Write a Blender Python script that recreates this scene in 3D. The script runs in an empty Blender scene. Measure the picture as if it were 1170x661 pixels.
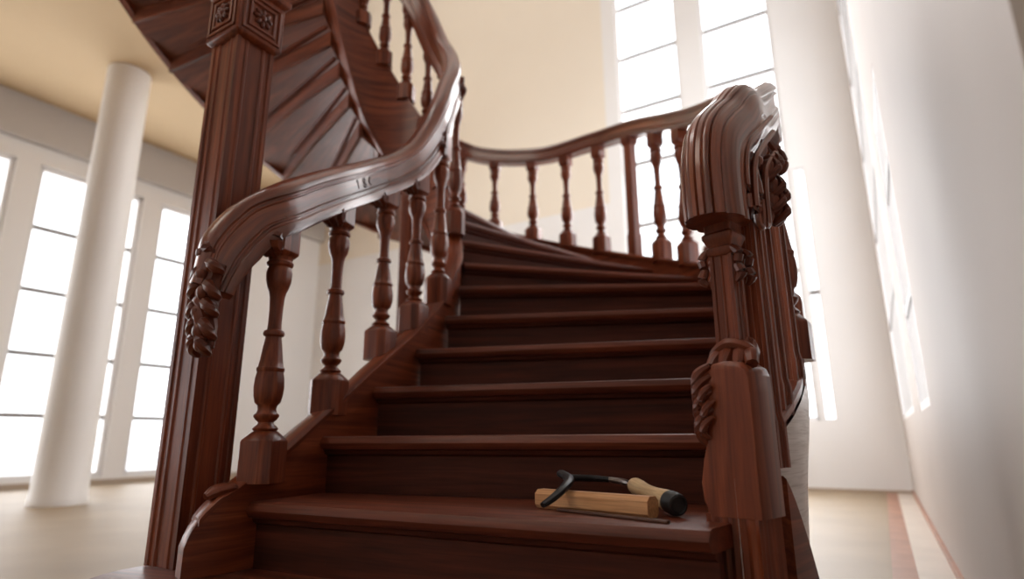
import bpy, math, random
from mathutils import Vector, Matrix
from math import sin, cos, radians as rad, degrees as deg, atan2, pi, hypot, sqrt
random.seed(7)
scn = bpy.context.scene
COL = scn.collection
EYE = 0.485                      # eye height above the floor; stair heights below are noted from the eye
def Z(z): return z + EYE

# ------------------------------------------------------------------ helpers
class MB:
    def __init__(s): s.v = []; s.f = []; s.g = []; s.sm = []
    def add(s, vs, fs, gs, smooth=True):
        b = len(s.v); s.v += [tuple(p) for p in vs]; s.g += [tuple(p) for p in gs]
        s.f += [tuple(i + b for i in f) for f in fs]; s.sm += [smooth] * len(fs)
    def build(s, name, mat, parent=None, autosmooth=35):
        off = Vector((0, 0, 0)); p = parent
        while p: off += p.location; p = p.parent
        me = bpy.data.meshes.new(name)
        me.from_pydata([(Vector(v) - off) for v in s.v], [], s.f)
        at = me.attributes.new('grain', 'FLOAT_VECTOR', 'POINT')
        at.data.foreach_set('vector', [c for g in s.g for c in g])
        me.polygons.foreach_set('use_smooth', s.sm)
        me.materials.append(mat)
        import bmesh
        bm = bmesh.new(); bm.from_mesh(me)
        bmesh.ops.recalc_face_normals(bm, faces=bm.faces)
        for e in bm.edges:
            if len(e.link_faces) == 2 and e.calc_face_angle(0) > rad(autosmooth): e.smooth = False
        bm.to_mesh(me); bm.free(); me.update()
        o = bpy.data.objects.new(name, me); COL.objects.link(o)
        if parent: o.parent = parent
        return o

def V3(p): return Vector(p)
def cross_frames(path, lateral=None):
    n = len(path); T = []
    for i in range(n):
        a = path[max(0, i - 1)]; b = path[min(n - 1, i + 1)]
        T.append((b - a).normalized())
    B = []
    for i in range(n):
        if lateral is not None:
            l = V3(lateral[i] if isinstance(lateral, list) else lateral)
        else:
            l = T[i].cross(Vector((0, 0, 1)))
            if l.length < 1e-4: l = B[-1] if B else Vector((1, 0, 0))
        l = (l - T[i] * l.dot(T[i])).normalized(); B.append(l)
    return T, B, [B[i].cross(T[i]).normalized() for i in range(n)]

def sweep(mb, path, prof, lateral=None, scale=None, closed_caps=True, up=None):
    """profile (lateral, up) carried along a path; prof may be a function of the station"""
    path = [V3(p) for p in path]
    T, B, N = cross_frames(path, lateral)
    if up is not None: N = [V3(up)] * len(path)
    vs, fs, gs = [], [], []; L = 0; m = None
    for i, p in enumerate(path):
        if i: L += (path[i] - path[i - 1]).length
        pr = prof(i) if callable(prof) else prof
        m = len(pr)
        sx, sy = (1, 1) if scale is None else scale[i]
        for (a, b) in pr:
            vs.append(p + B[i] * a * sx + N[i] * b * sy); gs.append((L, a * sx, b * sy))
    n = len(path)
    for i in range(n - 1):
        for j in range(m):
            k = (j + 1) % m
            fs.append((i * m + j, i * m + k, (i + 1) * m + k, (i + 1) * m + j))
    if closed_caps:
        fs.append(tuple(range(m))); fs.append(tuple((n - 1) * m + j for j in range(m)))
    mb.add(vs, fs, gs)

def rrect(w, h, r=.004, seg=2):
    r = min(r, w / 2.01, h / 2.01); out = []
    for cx, cy, a0 in ((w/2-r, h/2-r, 0), (-w/2+r, h/2-r, 90), (-w/2+r, -h/2+r, 180), (w/2-r, -h/2+r, 270)):
        for k in range(seg + 1):
            a = rad(a0 + 90 * k / seg); out.append((cx + r * cos(a), cy + r * sin(a)))
    return out

def bar(mb, p0, p1, w, h, lateral=(1, 0, 0), r=.004):
    sweep(mb, [p0, p1], rrect(w, h, r), lateral=lateral)

def box(mb, x0, x1, y0, y1, z0, z1, r=.003):
    """axis box in world, grain along its longest side"""
    d = [x1 - x0, y1 - y0, z1 - z0]; c = Vector(((x0+x1)/2, (y0+y1)/2, (z0+z1)/2)); k = d.index(max(d))
    ax = [Vector((1,0,0)), Vector((0,1,0)), Vector((0,0,1))]
    lat = ax[(k + 1) % 3]; T = ax[k]; up = lat.cross(T)
    sweep(mb, [c - T * d[k]/2, c + T * d[k]/2], rrect(d[(k+1)%3], d[(k+2)%3], r), lateral=lat)

def lathe(mb, base, prof, seg=18, axis=None, squash=(1, 1)):
    base = V3(base); vs, fs, gs = [], [], []; n = len(prof)
    A = V3(axis).normalized() if axis is not None else Vector((0, 0, 1))
    X = A.cross(Vector((0, 1, 0)) if abs(A.y) < .9 else Vector((1, 0, 0))).normalized(); Y = A.cross(X)
    for (r, z) in prof:
        for j in range(seg):
            a = 2 * pi * j / seg
            vs.append(base + A * z + X * r * cos(a) * squash[0] + Y * r * sin(a) * squash[1])
            gs.append((z, r * cos(a), r * sin(a)))
    for i in range(n - 1):
        for j in range(seg):
            k = (j + 1) % seg; fs.append((i*seg+j, i*seg+k, (i+1)*seg+k, (i+1)*seg+j))
    fs.append(tuple(range(seg))); fs.append(tuple((n-1)*seg+j for j in range(seg)))
    mb.add(vs, fs, gs)

def poly_tube(mb, base, poly_at, zs, rot=0):
    """stack of polygons (same count) at heights zs"""
    base = V3(base); c, s = cos(rot), sin(rot); vs, fs, gs = [], [], []; m = len(poly_at[0])
    for z, P in zip(zs, poly_at):
        for (a, b) in P:
            vs.append(base + Vector((a*c - b*s, a*s + b*c, z))); gs.append((z, a, b))
    for i in range(len(zs) - 1):
        for j in range(m):
            k = (j + 1) % m; fs.append((i*m+j, i*m+k, (i+1)*m+k, (i+1)*m+j))
    fs.append(tuple(range(m))); fs.append(tuple((len(zs)-1)*m+j for j in range(m)))
    mb.add(vs, fs, gs)

def blob(mb, c, r, ax=None, seg=10, ring=7):
    c = V3(c); ax = ax or (Vector((1,0,0)), Vector((0,1,0)), Vector((0,0,1)))
    vs, fs, gs = [c - ax[2]*r[2]], [], [(0, 0, 0)]
    for i in range(1, ring):
        a = -pi/2 + pi * i / ring
        for j in range(seg):
            b = 2*pi*j/seg
            vs.append(c + ax[0]*r[0]*cos(a)*cos(b) + ax[1]*r[1]*cos(a)*sin(b) + ax[2]*r[2]*sin(a)); gs.append((r[2]*sin(a), r[0]*cos(b), r[1]*sin(b)))
    vs.append(c + ax[2]*r[2]); gs.append((0, 0, 0)); L = len(vs) - 1
    for j in range(seg):
        k = (j+1) % seg
        fs.append((0, 1+k, 1+j)); fs.append((L, L-seg+j, L-seg+k))
        for i in range(ring - 2):
            fs.append((1+i*seg+j, 1+i*seg+k, 1+(i+1)*seg+k, 1+(i+1)*seg+j))
    mb.add(vs, fs, gs)

def catmull(P, n=6):
    P = [V3(p) for p in P]; out = []
    for i in range(len(P) - 1):
        a = P[max(0, i-1)]; b = P[i]; c = P[i+1]; d = P[min(len(P)-1, i+2)]
        for k in range(n):
            t = k / n
            out.append(.5*((2*b) + (c-a)*t + (2*a-5*b+4*c-d)*t*t + (3*b-a-3*c+d)*t**3))
    out.append(P[-1]); return out

def tube(mb, pts, radii, seg=8, n=5, flat=1.0, lat=None):
    pts = catmull(pts, n); N = len(pts); vs, fs, gs = [], [], []
    T, B, U = cross_frames(pts, lat)
    L = 0
    for i, p in enumerate(pts):
        if i: L += (pts[i]-pts[i-1]).length
        t = i/(N-1)*(len(radii)-1); k = min(int(t), len(radii)-2); r = radii[k]+(radii[k+1]-radii[k])*(t-k)
        for j in range(seg):
            a = 2*pi*j/seg
            vs.append(p + B[i]*r*cos(a) + U[i]*r*flat*sin(a)); gs.append((L, r*cos(a), r*sin(a)))
    for i in range(N-1):
        for j in range(seg):
            k = (j+1) % seg; fs.append((i*seg+j, i*seg+k, (i+1)*seg+k, (i+1)*seg+j))
    fs.append(tuple(range(seg))); fs.append(tuple((N-1)*seg+j for j in range(seg)))
    mb.add(vs, fs, gs)

def thing(name, label, cat, loc=(0, 0, 0), group=None):
    o = bpy.data.objects.new(name, None); COL.objects.link(o); o.empty_display_size = .1
    o.location = loc; tag(o, label, cat, group); return o
def tag(o, label, cat, group=None):
    o['label'] = label; o['category'] = cat; o['kind'] = 'thing'
    if group: o['group'] = group
    return o
def struct(o, label=None, cat=None):
    o['kind'] = 'structure'
    if label: o['label'] = label
    if cat: o['category'] = cat
    return o

def interp(tab, x):
    if x <= tab[0][0]: return tab[0][1]
    for (a, u), (b, v) in zip(tab, tab[1:]):
        if x <= b: return u + (v-u)*(x-a)/(b-a)
    (a, u), (b, v) = tab[-2:]
    return v + (v-u)/(b-a)*(x-b)
def smooth(t):
    t = max(0, min(1, t)); return t*t*(3-2*t)

# ------------------------------------------------------------------ materials
def new_mat(name):
    m = bpy.data.materials.new(name); m.use_nodes = True
    nt = m.node_tree; b = nt.nodes['Principled BSDF']; return m, nt, b
def wood(name, dark, mid, light, rough=.36, coat=.10, stretch=1.0, bump=.12, spec=.32, cior=1.5):
    m, nt, b = new_mat(name); N = nt.nodes; Lk = nt.links
    at = N.new('ShaderNodeAttribute'); at.attribute_name = 'grain'
    oi = N.new('ShaderNodeObjectInfo')
    mul = N.new('ShaderNodeMath'); mul.operation = 'MULTIPLY'; mul.inputs[1].default_value = 37.0
    Lk.new(oi.outputs['Random'], mul.inputs[0])
    add = N.new('ShaderNodeVectorMath'); add.operation = 'ADD'
    Lk.new(at.outputs['Vector'], add.inputs[0]); Lk.new(mul.outputs[0], add.inputs[1])
    def mp(sx, sy):
        k = N.new('ShaderNodeMapping'); k.inputs['Scale'].default_value = (sx, sy, sy)
        Lk.new(add.outputs[0], k.inputs['Vector']); return k
    n1 = N.new('ShaderNodeTexNoise'); n1.inputs['Scale'].default_value = 1; n1.inputs['Detail'].default_value = 5; n1.inputs['Distortion'].default_value = 1.2
    Lk.new(mp(1.6*stretch, 26).outputs[0], n1.inputs['Vector'])
    n2 = N.new('ShaderNodeTexNoise'); n2.inputs['Scale'].default_value = 1; n2.inputs['Detail'].default_value = 3
    Lk.new(mp(9*stretch, 210).outputs[0], n2.inputs['Vector'])
    r1 = N.new('ShaderNodeValToRGB'); e = r1.color_ramp.elements
    e[0].position = .3; e[0].color = (*dark, 1); e[1].position = .72; e[1].color = (*light, 1)
    x = r1.color_ramp.elements.new(.52); x.color = (*mid, 1)
    Lk.new(n1.outputs['Fac'], r1.inputs['Fac'])
    r2 = N.new('ShaderNodeValToRGB'); r2.color_ramp.elements[0].position = .32; r2.color_ramp.elements[0].color = (.62, .58, .56, 1); r2.color_ramp.elements[1].position = .55; r2.color_ramp.elements[1].color = (1, 1, 1, 1)
    Lk.new(n2.outputs['Fac'], r2.inputs['Fac'])
    mx = N.new('ShaderNodeMix'); mx.data_type = 'RGBA'; mx.blend_type = 'MULTIPLY'; mx.inputs[0].default_value = .7
    Lk.new(r1.outputs['Color'], mx.inputs[6]); Lk.new(r2.outputs['Color'], mx.inputs[7])
    Lk.new(mx.outputs[2], b.inputs['Base Color'])
    b.inputs['Roughness'].default_value = rough; b.inputs['Specular IOR Level'].default_value = spec
    b.inputs['Coat Weight'].default_value = coat; b.inputs['Coat Roughness'].default_value = .2; b.inputs['Coat IOR'].default_value = cior
    bp = N.new('ShaderNodeBump'); bp.inputs['Strength'].default_value = bump; bp.inputs['Distance'].default_value = .002
    Lk.new(n2.outputs['Fac'], bp.inputs['Height']); Lk.new(bp.outputs[0], b.inputs['Normal'])
    return m
def paint(name, col, rough=.6, var=.04, scale=3, bump=.0):
    m, nt, b = new_mat(name); N = nt.nodes; Lk = nt.links
    tc = N.new('ShaderNodeTexCoord'); n = N.new('ShaderNodeTexNoise'); n.inputs['Scale'].default_value = scale; n.inputs['Detail'].default_value = 4
    Lk.new(tc.outputs['Object'], n.inputs['Vector'])
    r = N.new('ShaderNodeValToRGB')
    r.color_ramp.elements[0].position = .3; r.color_ramp.elements[1].position = .7
    r.color_ramp.elements[0].color = (*[max(0, c*(1-var)) for c in col], 1); r.color_ramp.elements[1].color = (*[min(1, c*(1+var)) for c in col], 1)
    Lk.new(n.outputs['Fac'], r.inputs['Fac']); Lk.new(r.outputs['Color'], b.inputs['Base Color'])
    b.inputs['Roughness'].default_value = rough
    if bump:
        bp = N.new('ShaderNodeBump'); bp.inputs['Strength'].default_value = bump; bp.inputs['Distance'].default_value = .003
        n3 = N.new('ShaderNodeTexNoise'); n3.inputs['Scale'].default_value = 120
        Lk.new(tc.outputs['Object'], n3.inputs['Vector']); Lk.new(n3.outputs['Fac'], bp.inputs['Height']); Lk.new(bp.outputs[0], b.inputs['Normal'])
    return m
def glass_mat():
    m, nt, b = new_mat('window_glass'); N = nt.nodes; Lk = nt.links
    t = N.new('ShaderNodeBsdfTransparent'); t.inputs[0].default_value = (.97, .98, 1, 1)
    g = N.new('ShaderNodeBsdfGlossy'); g.inputs['Roughness'].default_value = .05
    fr = N.new('ShaderNodeFresnel'); fr.inputs['IOR'].default_value = 1.3
    nz = N.new('ShaderNodeTexNoise'); nz.inputs['Scale'].default_value = 2.0
    mx = N.new('ShaderNodeMixShader'); sc = N.new('ShaderNodeMath'); sc.operation = 'MULTIPLY'; sc.inputs[1].default_value = .4
    Lk.new(fr.outputs[0], sc.inputs[0]); Lk.new(sc.outputs[0], mx.inputs[0]); Lk.new(t.outputs[0], mx.inputs[1]); Lk.new(g.outputs[0], mx.inputs[2])
    Lk.new(mx.outputs[0], N['Material Output'].inputs['Surface']); return m

WOOD = wood('red_mahogany', (.085, .0170, .0062), (.180, .0390, .0140), (.29, .075, .029))
POLISH = wood('polished_mahogany', (.085, .0170, .0062), (.180, .0390, .0140), (.29, .075, .029), rough=.30, coat=.6, cior=1.75)
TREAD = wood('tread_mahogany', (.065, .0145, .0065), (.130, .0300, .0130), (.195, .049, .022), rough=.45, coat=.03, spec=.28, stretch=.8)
RISER = wood('shaded_riser_mahogany', (.038, .0085, .0040), (.070, .0160, .0075), (.105, .025, .012), rough=.55, coat=.0, spec=.2)  # same mahogany, darkened: shade on the risers is put into the colour
CARVE = wood('carved_mahogany', (.070, .0140, .0055), (.135, .0290, .0110), (.21, .052, .021), rough=.4, coat=.06, bump=.25)
SOFF = wood('soffit_mahogany', (.070, .0160, .0070), (.150, .0370, .0155), (.25, .070, .031), rough=.42, coat=.1)
PALE = wood('pale_stringer_face', (.60, .55, .53), (.68, .64, .62), (.75, .72, .71), rough=.35, coat=.2, bump=.04)
BEECH = wood('beech', (.42, .205, .085), (.56, .29, .13), (.66, .37, .18), rough=.5, coat=0)
ASH = wood('ash_handle', (.50, .33, .17), (.62, .44, .25), (.70, .53, .32), rough=.5, coat=.05)
STICKM = wood('dark_strip', (.05, .02, .012), (.08, .032, .018), (.12, .05, .028), rough=.5, coat=0)
MARK = paint('carved_mark_shadow', (.035, .010, .007), .7)
IRON = paint('black_iron', (.018, .018, .020), .38, .3, 40); IRON.node_tree.nodes['Principled BSDF'].inputs['Metallic'].default_value = .6
STEEL = paint('worn_steel', (.20, .17, .16), .3, .3, 30); STEEL.node_tree.nodes['Principled BSDF'].inputs['Metallic'].default_value = .9
RUBBER = paint('black_rubber', (.012, .012, .013), .55, .2, 30)
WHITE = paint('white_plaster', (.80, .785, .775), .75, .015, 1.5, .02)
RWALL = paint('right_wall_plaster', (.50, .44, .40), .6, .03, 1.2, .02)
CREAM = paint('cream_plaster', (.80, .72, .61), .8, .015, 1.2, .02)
CEIL = paint('cream_ceiling', (.60, .44, .265), .85, .02, 1.0)
BEAMM = paint('grey_beam', (.52, .49, .47), .8, .02, 1.0)
COLM = paint('white_column', (.80, .77, .74), .55, .015, 2)
FRAME = paint('white_window_frame', (.74, .73, .73), .5, .01, 3)
BARM = paint('grey_glazing_bar', (.24, .225, .22), .5, .02, 3)
FLOORM = paint('tan_floor', (.29, .205, .118), .55, .09, 2.2, .03)
BASEM = paint('tan_skirting', (.42, .33, .25), .6, .04, 3)
REDP = paint('red_floor_plank', (.36, .17, .10), .45, .18, 6)
PALEP = paint('pale_floor_plank', (.66, .58, .50), .45, .06, 5)
GLASS = glass_mat()
GROUND = paint('outside_paving', (.7, .7, .7), .9, .05, .5)

# ------------------------------------------------------------------ plan of the stair
CX, CY = -.67, 2.72
RI, RO = .40, 1.745
def R_out(th): return RO + .115*smooth((-22-th)/31)
def outer(th, dr=0):
    r = R_out(th) + dr; return Vector((CX + r*cos(rad(th)), CY + r*sin(rad(th)), 0))
def ring(th, r): return Vector((CX + r*cos(rad(th)), CY + r*sin(rad(th)), 0))
RISE = .165
def zk(k): return -.155 + RISE*(k-2)
K0, K1 = 2, 24
I = {2: (-.703, 1.640), 3: (-.588, 1.870), 4: (-.478, 2.070), 5: (-.374, 2.301), 6: (-.284, 2.469), 7: (-.236, 2.600)}
DIR = {2: -27, 3: -21, 4: -14.5, 5: -12.5, 6: -7.8, 7: -2}
TH = {7: -3, 8: 12}
for k in range(9, 16): TH[k] = 12 + 15*(k-8)
for k in range(16, 26): TH[k] = 117 + 9.5*(k-15)
IA = {8: 8, 9: 26}
O = {}
for k in range(2, 26):
    if k in DIR:
        ext = .06 if k == 2 else 0
        p = Vector((*I[k], 0)); d = Vector((cos(rad(DIR[k])), sin(rad(DIR[k])), 0)); t = .2
        while True:
            q = p + d*t; rel = q - Vector((CX, CY, 0)); th = deg(atan2(rel.y, rel.x))
            if rel.length > R_out(th) - .02 + ext: break
            t += .002
        O[k] = q; TH[k] = th; I[k] = p
    else:
        I[k] = ring(IA.get(k, TH[k]), RI + .045); O[k] = ring(TH[k], RO - .02)
# z of the nosing line against the outer angle / along the inner string
NOSE_O = sorted((TH[k], zk(k)) for k in range(2, 26))
def nose_o(th):
    if th < NOSE_O[0][0]: (a, u), (b, v) = NOSE_O[:2]; return u + (v-u)/(b-a)*(th-a)
    return interp(NOSE_O, th)
# inner string centre line
PIN = [Vector(p) for p in ((-.80, 1.545, 0), (-.765, 1.575, 0), (-.725, 1.62, 0), (-.665, 1.735, 0), (-.617, 1.86, 0), (-.508, 2.085, 0), (-.415, 2.305, 0), (-.325, 2.49, 0))]
PIN_C = catmull(PIN + [ring(-20, RI)], 5)[:-1]
ARC0 = -20
inner_pts = []                    # (plan point, arc angle or None)
for p in PIN_C: inner_pts.append((p, None))
for t in range(ARC0, 201, 5): inner_pts.append((ring(t, RI), t))
def inner_nose(p, t):
    """height of the nosing line at a point of the inner string"""
    ks = sorted(range(2, 26)); best = None
    pts = [(I[k], zk(k)) for k in ks]
    if t is None or t < 8:
        for (a, za), (b, zb) in zip(pts[:7], pts[1:8]):
            d = b - a; u = (p - a).dot(d)/d.dot(d)
            q = a + d*max(0, min(1, u)); dist = (q-p).length
            uu = u if a == pts[0][0] else max(0, u)
            if best is None or dist < best[0]: best = (dist, za + (zb-za)*max(-1.2, min(1, uu)))
        return best[1]
    return interp(sorted((IA.get(k, TH[k]), zk(k)) for k in range(8, 26)), t)

# ------------------------------------------------------------------ staircase
stair = thing('spiral_staircase', 'curving dark red mahogany staircase winding up to the left, treads, stringers and plank soffit', 'staircase', (-.3, 1.6, 0))

# bottom platform with bullnose ends
def bullnose_outline():
    pts = []
    c0 = Vector((-.82, 1.595, 0)); r0 = .215
    for a in range(75, 286, 10): pts.append(c0 + Vector((r0*cos(rad(a)), r0*sin(rad(a)), 0)) )
    c1 = Vector((.50, 1.02, 0)); r1 = .2
    for a in range(-110, 60, 10): pts.append(c1 + Vector((r1*cos(rad(a)), r1*sin(rad(a)), 0)))
    pts.append(Vector((.62, 1.36, 0))); pts.append(Vector((.40, 1.50, 0))); pts.append(Vector((-.60, 1.82, 0)))
    return pts
out = bullnose_outline(); cen = sum(out, Vector())/len(out)
def inset(d): return [p - (p-cen).normalized()*d for p in out]
mb = MB()
zt = Z(-.32)
layers = [(.035, 0), (.008, .002), (.0, .010), (-.001, .024), (.004, .038), (.012, .045), (.03, .047)]
P = [[(p.x, p.y) for p in inset(d)] for d, _ in layers][::1]
zs = [zt - .047 + h for _, h in layers]
poly_tube(mb, (0, 0, 0), P, zs)
# grain runs across the tread
mb.g = [(v[0]*.92 - v[1]*.38, v[0]*.38 + v[1]*.92, v[2]) for v in mb.v]
mb.build('bottom_step', TREAD, stair)
mb = MB()
P = [[(p.x, p.y) for p in inset(d)] for d in (.045, .045)]
poly_tube(mb, (0, 0, 0), P, [0.0, zt - .046]); mb.g = [(v[0], v[1], v[2]) for v in mb.v]
mb.build('plinth', RISER, stair)

def ruled(mb, a0, a1, sec, stations=9, curve=None):
    """section sec(u) -> list of points, carried from inner to outer end"""
    vs, fs, gs = [], [], []; m = None
    L = (a1-a0).length
    for i in range(stations):
        u = i/(stations-1); S = sec(u); m = len(S)
        for (p, gx, gy) in S: vs.append(p); gs.append((u*L, gx, gy))
    for i in range(stations-1):
        for j in range(m):
            k = (j+1) % m; fs.append((i*m+j, i*m+k, (i+1)*m+k, (i+1)*m+j))
    fs.append(tuple(range(m))); fs.append(tuple((stations-1)*m+j for j in range(m)))
    mb.add(vs, fs, gs)
TT = .042     # tread thickness
for k in range(2, 24):
    zt = Z(zk(k))
    f0, f1, b0, b1 = I[k], O[k], I[k+1], O[k+1]
    def sec(u, f0=f0, f1=f1, b0=b0, b1=b1, zt=zt):
        F = f0.lerp(f1, u); Bk = b0.lerp(b1, u); d = (Bk-F); n = d.normalized(); D = d.length + .035
        prof = [(.02, -TT), (.006, -TT+.004), (.0, -TT+.013), (-.003, -TT/2), (.0, -.012), (.006, -.003), (.018, 0), (D, 0), (D, -TT)]
        return [(F + n*a + Vector((0, 0, zt+b)), a, b) for a, b in prof]
    mb = MB(); ruled(mb, f0, f1, sec); mb.build('tread', TREAD, stair)
    # riser under the nosing, with its little cove strip
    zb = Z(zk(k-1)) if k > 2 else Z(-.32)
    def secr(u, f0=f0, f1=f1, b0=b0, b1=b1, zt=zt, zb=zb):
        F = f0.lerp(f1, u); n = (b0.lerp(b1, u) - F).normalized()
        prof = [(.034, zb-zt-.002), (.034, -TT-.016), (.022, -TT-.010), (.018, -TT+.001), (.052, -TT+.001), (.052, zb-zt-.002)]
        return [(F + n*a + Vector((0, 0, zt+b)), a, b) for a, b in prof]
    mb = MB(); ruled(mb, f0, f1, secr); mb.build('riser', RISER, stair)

# soffit boards of the flight overhead, lapped one over the next
for k in range(9, 24):
    t0, t1 = TH[k], TH[k+1]
    mb = MB(); vs, fs, gs = [], [], []; n1, n2 = 6, 8
    for layer in (0, 1):
        for i in range(n1+1):
            t = t0 + (t1-t0)*i/n1
            for j in range(n2+1):
                u = j/n2; r = RI + .03 + (RO - RI - .05)*u
                z = zk(k) + (zk(k+1)-zk(k))*i/n1*.55 - .21 + .025*sin(u*pi) - .02 + (.03 if layer else 0)
                vs.append(ring(t, r) + Vector((0, 0, Z(z)))); gs.append((r, t*.015, layer*.1))
    W = n2+1; H = (n1+1)*W
    for l in (0, 1):
        for i in range(n1):
            for j in range(n2): fs.append((l*H+i*W+j, l*H+i*W+j+1, l*H+(i+1)*W+j+1, l*H+(i+1)*W+j))
    for i in range(n1):
        for j in (0, n2): fs.append((i*W+j, (i+1)*W+j, H+(i+1)*W+j, H+i*W+j))
    for j in range(n2):
        for i in (0, n1): fs.append((i*W+j, i*W+j+1, H+i*W+j+1, H+i*W+j))
    mb.add(vs, fs, gs); mb.build('soffit_board', SOFF, stair)
    # back board closing the step between two laps
    mb = MB()
    def secb(u, t0=t0, k=k):
        r = RI + .03 + (RO - RI - .05)*u; p = ring(t0, r); tn = Vector((-sin(rad(t0)), cos(rad(t0)), 0))
        zz = zk(k) - .23 + .025*sin(u*pi)
        return [(p + tn*a + Vector((0, 0, Z(zz + b))), a, b) for a, b in ((-.012, -.085), (.008, -.085), (.008, .03), (-.012, .03))]
    ruled(mb, ring(t0, RI), ring(t0, RO), secb); mb.build('lap_strip', SOFF, stair)

def wall_strip(mb, pts, thick, ztop, zbot, shrink=None):
    """upright curved board: plan points, top/bottom heights per station"""
    vs, fs, gs = [], [], []; n = len(pts); L = 0
    for i in range(n):
        a = pts[max(0, i-1)]; b = pts[min(n-1, i+1)]; T = (b-a).normalized(); B = Vector((T.y, -T.x, 0))
        if i: L += (pts[i]-pts[i-1]).length
        h = thick/2; zt_, zb_ = ztop[i], zbot[i]; q = (shrink[i] if shrink else 0)
        for (o_, z_) in ((h-.006, zt_), (h, zt_-.006), (h-q, zb_), (-h, zb_), (-h, zt_-.006), (-h+.006, zt_)):
            vs.append(pts[i] + B*o_ + Vector((0, 0, Z(z_)))); gs.append((L, z_, o_))
    m = 6
    for i in range(n-1):
        for j in range(m):
            k = (j+1) % m; fs.append((i*m+j, i*m+k, (i+1)*m+k, (i+1)*m+j))
    fs.append(tuple(range(m))); fs.append(tuple((n-1)*m+j for j in range(m)))
    mb.add(vs, fs, gs)

# inner stringer: closed string, deepening where it wreathes up into the flight overhead
pts = [p for p, t in inner_pts]; top, bot = [], []
for i, (p, t) in enumerate(inner_pts):
    z = inner_nose(p, t)
    if t is None or t < 15: tp = z + .055
    else: tp = z + .055 + .29*smooth((t-15)/55)
    bt = max(z - .27, -.318) if t is None else z - .27 + .06*smooth((t-10)/60)
    if i == 0: tp, bt = -.245, -.318
    elif i < 8: tp = min(tp, [-.245, -.225, -.205, -.19, -.175, -.163, -.153, -.143][i])
    top.append(tp); bot.append(bt)
INNER_TOP = list(top)
mb = MB(); wall_strip(mb, pts, .056, top, bot); mb.build('inner_stringer', WOOD, stair)
# capping moulding along its top edge
mb = MB()
cap = [p + Vector((0, 0, Z(t))) for p, t in zip(pts, top)]
sweep(mb, cap[3:], [(.036, -.012), (.036, .002), (.028, .008), (-.028, .008), (-.036, .002), (-.036, -.012)], up=(0, 0, 1))
mb.build('stringer_capping', WOOD, stair)
# bead along the bottom edge of the upper wreath
mb = MB(); bb = [p + Vector((0, 0, Z(b))) for (p, t), b in zip(inner_pts, bot) if t is not None and t > 20]
sweep(mb, bb, [(.040, -.02), (.040, .012), (.032, .02), (-.036, .02), (-.036, -.02)], up=(0, 0, 1)); mb.build('stringer_bead', WOOD, stair)
# small carved leaf where the string leaves its curved foot
mb = MB(); q = pts[7] + Vector((0, 0, Z(top[7]) + .006)); dv = (pts[9]-pts[6]).normalized()
for s_, ln in ((-.018, .05), (0, .07), (.018, .05)):
    lat = Vector((dv.y, -dv.x, 0))
    tube(mb, [q - dv*.02 + lat*s_*.3, q + lat*s_ + Vector((0, 0, .012)), q + dv*ln*.6 + lat*s_*1.4 + Vector((0, 0, .02)), q + dv*ln + lat*s_*1.2 + Vector((0, 0, .012))], [.010, .014, .011, .003])
mb.build('carved_leaf', CARVE, stair)

# outer stringer
ths = [-55 + 3*i for i in range(0, 83)]
pts_o = [outer(t, -.012) for t in ths]
top_o = [nose_o(t) + .065 for t in ths]; bot_o = [(min(nose_o(t) - .03, max(nose_o(t) - .27, .06)) if t < 60 else nose_o(t) - .27) for t in ths]
mb = MB(); wall_strip(mb, pts_o, .044, top_o, bot_o); mb.build('outer_stringer', WOOD, stair)
mb = MB(); sweep(mb, [p + Vector((0, 0, Z(t))) for p, t in zip(pts_o, top_o)][2:], [(.040, -.014), (.040, .002), (.032, .009), (-.032, .009), (-.040, .002), (-.040, -.014)], up=(0, 0, 1)); mb.build('stringer_capping', WOOD, stair)
# pale panel closing the outside of the stair down to the floor
sel = [i for i, t in enumerate(ths) if -56 <= t <= 62]
mb = MB(); vs, fs, gs = [], [], []; rows = 9; L = 0
for c, i in enumerate(sel):
    if c: L += (pts_o[i]-pts_o[sel[c-1]]).length
    ztop = top_o[i] - .025
    for j in range(rows):
        u = j/(rows-1); z = -EYE + .0 + (ztop + EYE)*u
        r = .030 - .14*smooth((.12 - z)/.6)*smooth((ths[i]+48)/16)
        vs.append(outer(ths[i], r) + Vector((0, 0, Z(z)))); gs.append((L, z, 0))
for c in range(len(sel)-1):
    for j in range(rows-1): fs.append((c*rows+j, (c+1)*rows+j, (c+1)*rows+j+1, c*rows+j+1))
mb.add(vs, fs, gs); pan = mb.build('side_panel', PALE, stair); pan['label'] = 'pale grey white curved panel on the outside of the stair'
# stepped foot of the outer string beside the newel
mb = MB(); tt = [-50.5 + .52*i for i in range(12)]
wall_strip(mb, [outer(t, .036) for t in tt], .03, [-.075 - .36*(i/11)**1.2 for i in range(12)], [-EYE]*12)
mb.build('string_foot', WOOD, stair)
# slim post in the well carrying the upper flight
mb = MB(); c = ring(76, RI); bar(mb, (c.x, c.y, 0), (c.x, c.y, Z(1.50)), .07, .07, r=.008); mb.build('support_post', WOOD, stair)

# ------------------------------------------------------------------ handrail profiles
def mould(w, h):
    half = [(0, .5), (.22, .485), (.38, .43), (.47, .34), (.485, .27), (.43, .235), (.43, .205), (.47, .19), (.47, .165), (.405, .14), (.395, 0), (.405, -.15), (.47, -.18), (.47, -.205), (.43, -.225), (.43, -.26), (.475, -.29), (.48, -.37), (.46, -.42), (.46, -.46), (.43, -.5)]
    return [(a*w, b*h) for a, b in half] + [(-a*w, b*h) for a, b in reversed(half[1:])]

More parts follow.
